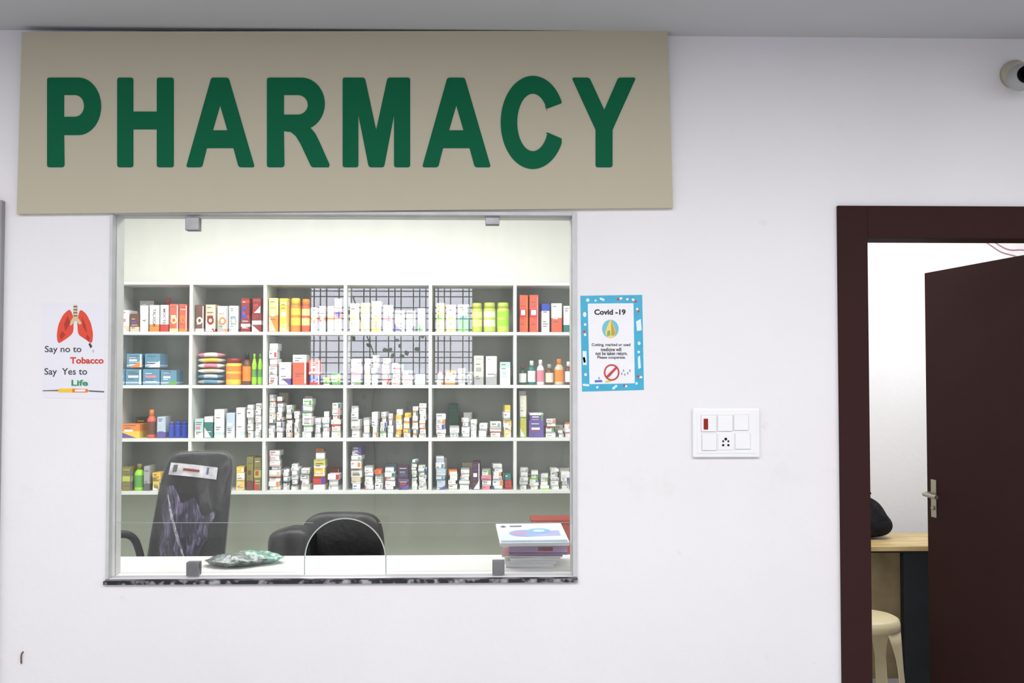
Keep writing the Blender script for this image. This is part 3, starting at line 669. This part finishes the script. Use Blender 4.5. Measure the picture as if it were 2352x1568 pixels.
fl=b1.copy(); fl.data=b1.data.copy(); fl.data.materials.clear(); fl.data.materials.append(film); fl.name='plastic_film'; COL.objects.link(fl); fl.parent=c1; fl['label']='clear crumpled plastic film'
fl.scale=(1.04,1.08,1.015)
zc_=zs1+h1/2-.02
def onback(u,t,off):
    z=(t-.5)*h1; s=1-.14*t*t; x=u*w1/2*.94
    return (x*s+.13*z,-.058-.08*(abs(u))**2*w1+.02*math.sin(t*7)-off,z+zc_)
def sheet(name,fnuv,nu,nv,m,par):
    V=[fnuv(i/nu,j/nv) for j in range(nv+1) for i in range(nu+1)]
    Fc=[(j*(nu+1)+i,j*(nu+1)+i+1,(j+1)*(nu+1)+i+1,(j+1)*(nu+1)+i) for j in range(nv) for i in range(nu)]
    return mesh(name,V,Fc,m,parent=par,smooth=True)
def fold(u,v):
    t=.80-.50*v-.18*u*(1-v)+.03*math.sin(u*14)*(1-v); uu=-.80+1.5*u*(1-.35*v)+.12*v+.04*math.sin(v*17)
    return onback(uu,t,.012+.010*math.sin(u*19+v*9)+.006*math.sin(u*43-v*21))
sheet('film_fold',fold,40,30,film2,c1)['label']='crumpled film fold coloured with violet reflections'
glint=filmmat('film_glint',(.75,.74,.85),.25,.40,.60,.9,(1,1,1),40)  # pale strip of film paints a white reflection streak on the wrap
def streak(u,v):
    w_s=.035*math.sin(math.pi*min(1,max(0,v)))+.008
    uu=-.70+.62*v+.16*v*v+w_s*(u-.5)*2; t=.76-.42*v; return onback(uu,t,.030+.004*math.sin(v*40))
sheet('film_glint',streak,3,24,glint,c1)

def hb(u,v): return onback(-.82+1.45*u,.945-.035*u-.070*v,.020)
sheet('printed_band',hb,16,3,mat('band_print',(232,232,236),.35,var=.12,scale=25,rgb2=(190,186,192)),c1)
def hb2(u,v): return onback(-.42+.5*u,.91-.013*u-.014*v,.023)
sheet('band_marking',hb2,6,1,cm('dr'),c1)
def hb3(u,v): return onback(-.72+.12*u,.93-.04*v,.023)
sheet('band_marking',hb3,3,1,cm('dg'),c1)
def hb4(u,v): return onback(.3+.06*u,.91-.04*v,.023)
sheet('band_marking',hb4,3,1,cm('p'),c1)

# ---------------- counter things ----------------
zc=wz0
q=P(562,1290,.25)
def fnp(x,y,z):
    yy=z*(1-.25*abs(x/.14)); 
    zz=y*(1-.7*abs(x/.14)**2)*(1-.5*abs(z/.08)**2)+.003*math.sin(x*70+z*60)+.0025*math.sin(x*150)*math.cos(z*120)
    return (x,yy+.015*math.sin(x*22),max(zz,-.016))
pk=pad('plastic_packet',.27,.048,.17,[mat('teal_packet',(30,128,98),.2,var=.5,scale=38,rgb2=(150,195,180),coat=.5,bump=.8,bscale=60),mat('dark_packet',(36,48,44),.2,var=.5,scale=38,rgb2=(120,140,134),coat=.5,bump=.8,bscale=60)],e=1.0,e2=.85,res=30,loc=(q.x,.25,zc+.0172),rot=(0,0,math.radians(9)),fn=fnp,idxfn=lambda x,y,z:0 if (x>.0 and y>-.04-.2*(x-.05)) else 1)
meta(pk,'crumpled clear plastic packet with teal contents on counter','packet')
xa=P(1160,1300,.2).x; xb=P(1312,1300,.2).x
xb=min(xb,wx1-.02)
pm=mat('paper_block',(225,225,228),.6,var=.12,scale=4,stretch=(1,1,90))
z=zc+.0005
def pad_book(x0,x1,y0,y1,z0,h,cover,label,rz,name='paper_pad'):
    w=x1-x0;d=y1-y0
    o=boxes(name,[(-w/2,w/2,-d/2,d/2,0,h*.86),(-w/2-.001,w/2+.001,-d/2-.001,d/2+.001,h*.86,h)],[pm,cover],idx=[0,1],loc=((x0+x1)/2,(y0+y1)/2,z0),rot=(0,0,rz),bevel=.0008)
    meta(o,label,'book','pads and boxes stacked on the counter'); return o
pad_book(xa+.01,xb-.04,.15,.35,z,.013,paper,'white paper pad on the counter',math.radians(-5)); z+=.0135
pad_book(xa+.000,xb-.038,.15,.34,z,.009,cm('w'),'white paper pad in a stack',math.radians(-1)); z+=.0095
pad_book(xa+.010,xb-.03,.15,.34,z,.012,cm('pb'),'pale blue covered paper pad in a stack',math.radians(4)); z+=.0125
pad_book(xa-.008,xb-.014,.15,.34,z,.005,mat('pink_brown_cover',(185,130,130),.4),'thin pink brown booklet in a stack',math.radians(-2),'booklet'); z+=.0055
o=boxes('medicine_box',[(-.1,.1,-.085,.085,0,.034),(-.1003,.1003,-.0853,.0853,.004,.009)],[mat('mauve_box',(172,148,180),.4),cm('p')],idx=[0,1],loc=((xa+xb)/2+.010,.25,z),rot=(0,0,math.radians(-2)),bevel=.001)
meta(o,'mauve cardboard medicine box in a stack','box','pads and boxes stacked on the counter')
boxes('box_label',[(0,.05,-.0875,-.0858,.014,.026)],cm('dr'),parent=o); z+=.035
bk=pad_book(xa-.024,xb+.0,.13,.37,z+.012,.012,mat('booklet_cover',(222,230,240),.3),'white booklet with blue printed cover on top of stack',math.radians(3),'booklet')
bk.rotation_euler=(math.radians(7),0,math.radians(3)); bk.location.z=z+.0155
w_=(xb-xa+.024)
def cov(loop,rgb,e): 
    m=mat('print_%02x%02x%02x'%rgb,rgb,.4); V=[(x*w_,y*.24,.0122+e) for x,y in loop]; recalc(mesh('cover_print',V,[tuple(range(len(V)))],m,parent=bk))
cov([(-.1,-.2),(.42,-.15),(.42,.1),(-.02,.08)],(165,172,222),.0002)
cov(arc(-.12,-.02,.22,.17,0,345,20),(140,170,215),.0004); cov(arc(-.18,-.02,.12,.08,0,345,16),(195,140,195),.0006); cov(arc(.12,.09,.17,.13,0,345,20),(125,180,220),.0006); cov(arc(.12,.09,.09,.06,0,345,20),(205,225,235),.0008)
cov([(-.45,.33),(-.4,.28),(-.35,.33),(-.4,.4)],(60,60,80),.0004)
cov([(-.3,.32),(-.12,.32),(-.12,.38),(-.3,.38)],(70,70,90),.0004); cov([(-.48,-.47),(.48,-.47),(.48,-.38),(-.48,-.38)],(140,165,185),.0004)

q0=P(1222,1193,1.9);q1=P(1330,1193,1.9)
o=boxes('storage_box',[(q0.x,q1.x,1.9,2.05,.0,q0.z-.02),(q0.x-.004,q1.x+.004,1.896,2.054,q0.z-.02,q0.z)],[mat('orange_red_card',(170,66,48),.6),mat('orange_red_lid',(155,56,42),.6)],idx=[0,1],bevel=.002)
meta(o,'tall orange red cardboard storage box on the floor','box')

# ---------------- door to office ----------------
ft=P(2100,548,0).z; fl_=P(1995,1000,0).x
dr=boxes('door_1',[(dx0-.002,fl_,-.012,WT+.01,0,dz1),(fl_,dx1-.085,-.012,WT+.01,ft,dz1),(dx1-.085,dx1+.002,-.012,WT+.01,0,dz1)],brown,bevel=.002)
meta(dr,'dark brown painted door frame with open door leaf',kind='structure')
hpt=P(2352,575,.31)
ye=1.0
e=P(2128,1000,ye)
zt=P(2117,627,ye).z
hx=hpt.x+.03; hy=WT+.015
ang=math.atan2(ye-hy,e.x-hx); Ln=math.hypot(e.x-hx,ye-hy)
lf=boxes('door_leaf',[(0,Ln,-.035,0,.01,min(zt,ft-.005))],brown,parent=dr,loc=(hx,hy,0),rot=(0,0,ang),bevel=.002)
zh=P(2140,1130,ye).z
st=mat('door_steel',(175,170,155),.3,metal=.7)
boxes('handle_plate',[(Ln-.075,Ln-.035,.0005,.004,zh-.1,zh+.06)],st,parent=lf,bevel=.001)
tube('door_handle',[(Ln-.055,.004,zh+.0),(Ln-.055,.045,zh),(Ln-.065,.052,zh),(Ln-.16,.052,zh-.002)],.009,st,parent=lf)
lathe('lock_cylinder',[(.009,0),(.009,.008)],st,loc=(Ln-.055,.004,zh-.06),rot=(-math.pi/2,0,0),parent=lf)
boxes('latch_plate',[(Ln,Ln+.001,-.028,-.008,zh-.07,zh+.05)],st,parent=lf)

yd=1.37
dz=P(2060,1254,yd).z
xd0=P(1960,1250,yd).x-.15
dk_=boxes('desk',[(xd0,xd0+1.1,yd,1.76,dz-.024,dz)],mat('yellow_wood_top',(200,176,124),.4,var=.15,scale=6,rgb2=(172,146,95),stretch=(1,8,1)),bevel=.003)
meta(dk_,'wooden topped office desk with dark leg and beige panel','desk')
xp=P(2076,1400,yd+.03).x
nav=mat('dark_navy_panel',(34,38,42),.5,spec=.2)
boxes('desk_leg',[(xp,xp+.2,yd+.03,yd+.07,0,dz-.024)],nav,parent=dk_,bevel=.002)
boxes('desk_rail',[(xd0+.06,xp,yd+.03,yd+.05,dz-.036,dz-.024)],nav,parent=dk_,bevel=.001)
boxes('desk_leg',[(xd0+.02,xd0+.06,yd+.03,1.74,0,dz-.024)],nav,parent=dk_,bevel=.002)
boxes('modesty_panel',[(xd0+.06,xd0+1.08,1.62,1.64,.05,dz-.024)],mat('beige_panel',(190,172,132),.5,var=.1,rgb2=(170,150,112)),parent=dk_)
sx=P(1988,1430,1.12); sz=P(2030,1414,1.12).z
stm=mat('cream_plastic',(226,212,172),.35,var=.04)
stl=lathe('plastic_stool',[(.138,-.05),(.150,-.05),(.149,-.025),(.143,-.007),(.13,0),(.05,-.004),(.005,-.004)],stm,loc=(sx.x,1.13,sz),segs=40)
meta(stl,'round cream plastic stool beside the desk','stool')
for i in range(4):
    V=[];Fc=[];n=8
    for j in range(9):
        t=j/8; rr=.143+.04*t; hw=math.radians(26-17*math.sin(min(1,t*2.6)*math.pi/2))
        for s_ in range(n+1):
            an=math.pi/4+i*math.pi/2-hw+2*hw*s_/n
            V.append((rr*math.cos(an),rr*math.sin(an),-.05-(sz-.05)*t))
    for j in range(8):
        for s_ in range(n):
            a_=j*(n+1)+s_; Fc.append((a_,a_+1,a_+n+2,a_+n+1))
    o=mesh('leg',V,Fc,stm,parent=stl,smooth=True); md_=o.modifiers.new('s','SOLIDIFY'); md_.thickness=.005; md_.offset=-1
hB=P(2005,1130,1.6).z-dz
def bagf(x,y,z):
    t=(z/hB)+.5
    s=1.05-.75*max(0,t)**1.5
    return (x*s+.006*math.sin(z*60+y*40)*(t)+.012*math.sin(t*5)-.01, y*s+.006*math.sin(x*50), z+(.006*math.sin(x*55)*(1 if z>0 else 0)))
bg=pad('backpack',.27,.2,hB,mat('black_fabric',(18,18,22),.85,var=.4,scale=30,bump=.9,bscale=30,spec=.15,rgb2=(34,33,36)),e=.7,e2=.7,res=26,loc=(P(1990,1180,1.6).x,1.62,dz+hB/2+.003),fn=bagf)
meta(bg,'slumped black fabric backpack standing on the desk','bag')
tube('carry_handle',[(-.03,0,hB/2-.015),(-.025,0,hB/2+.006),(.025,0,hB/2+.006),(.03,0,hB/2-.015)],.004,blackp,parent=bg)
for k_,pts in enumerate([[(2240,540),(2275,562),(2300,580),(2330,586),(2370,600)],[(2262,540),(2290,560),(2318,575),(2345,572),(2370,576)]]):
    w=tube('wall_cable',[tuple(P(x,y,2.045)) for x,y in pts],.0025,mat('pink_cable',(190,140,150),.5)); meta(w,'thin pink cable running along the office wall','cable')

# ---------------- lights ----------------
def area(name,loc,sx_,sy_,pw,col=(1,1,1),rot=(0,0,0)):
    l=bpy.data.lights.new(name,'AREA'); l.shape='RECTANGLE'; l.size=sx_; l.size_y=sy_; l.energy=pw; l.color=col
    o=bpy.data.objects.new(name,l); o.location=loc; o.rotation_euler=rot; COL.objects.link(o); return o
area('lobby_ceiling_light',(.2,-2.1,CEIL-.03),6.6,1.6,152,(1,.995,.993))
area('pharmacy_ceiling_light',(-.8,1.3,CEIL-.03),2.4,1.0,80,(1,.995,.985))
area('office_ceiling_light',(2.2,1.1,CEIL-.03),1.2,.8,36)
wd=bpy.data.worlds.new('world'); sc.world=wd; wd.use_nodes=True; wd.node_tree.nodes['Background'].inputs[0].default_value=(.9,.93,1,1); wd.node_tree.nodes['Background'].inputs[1].default_value=.4
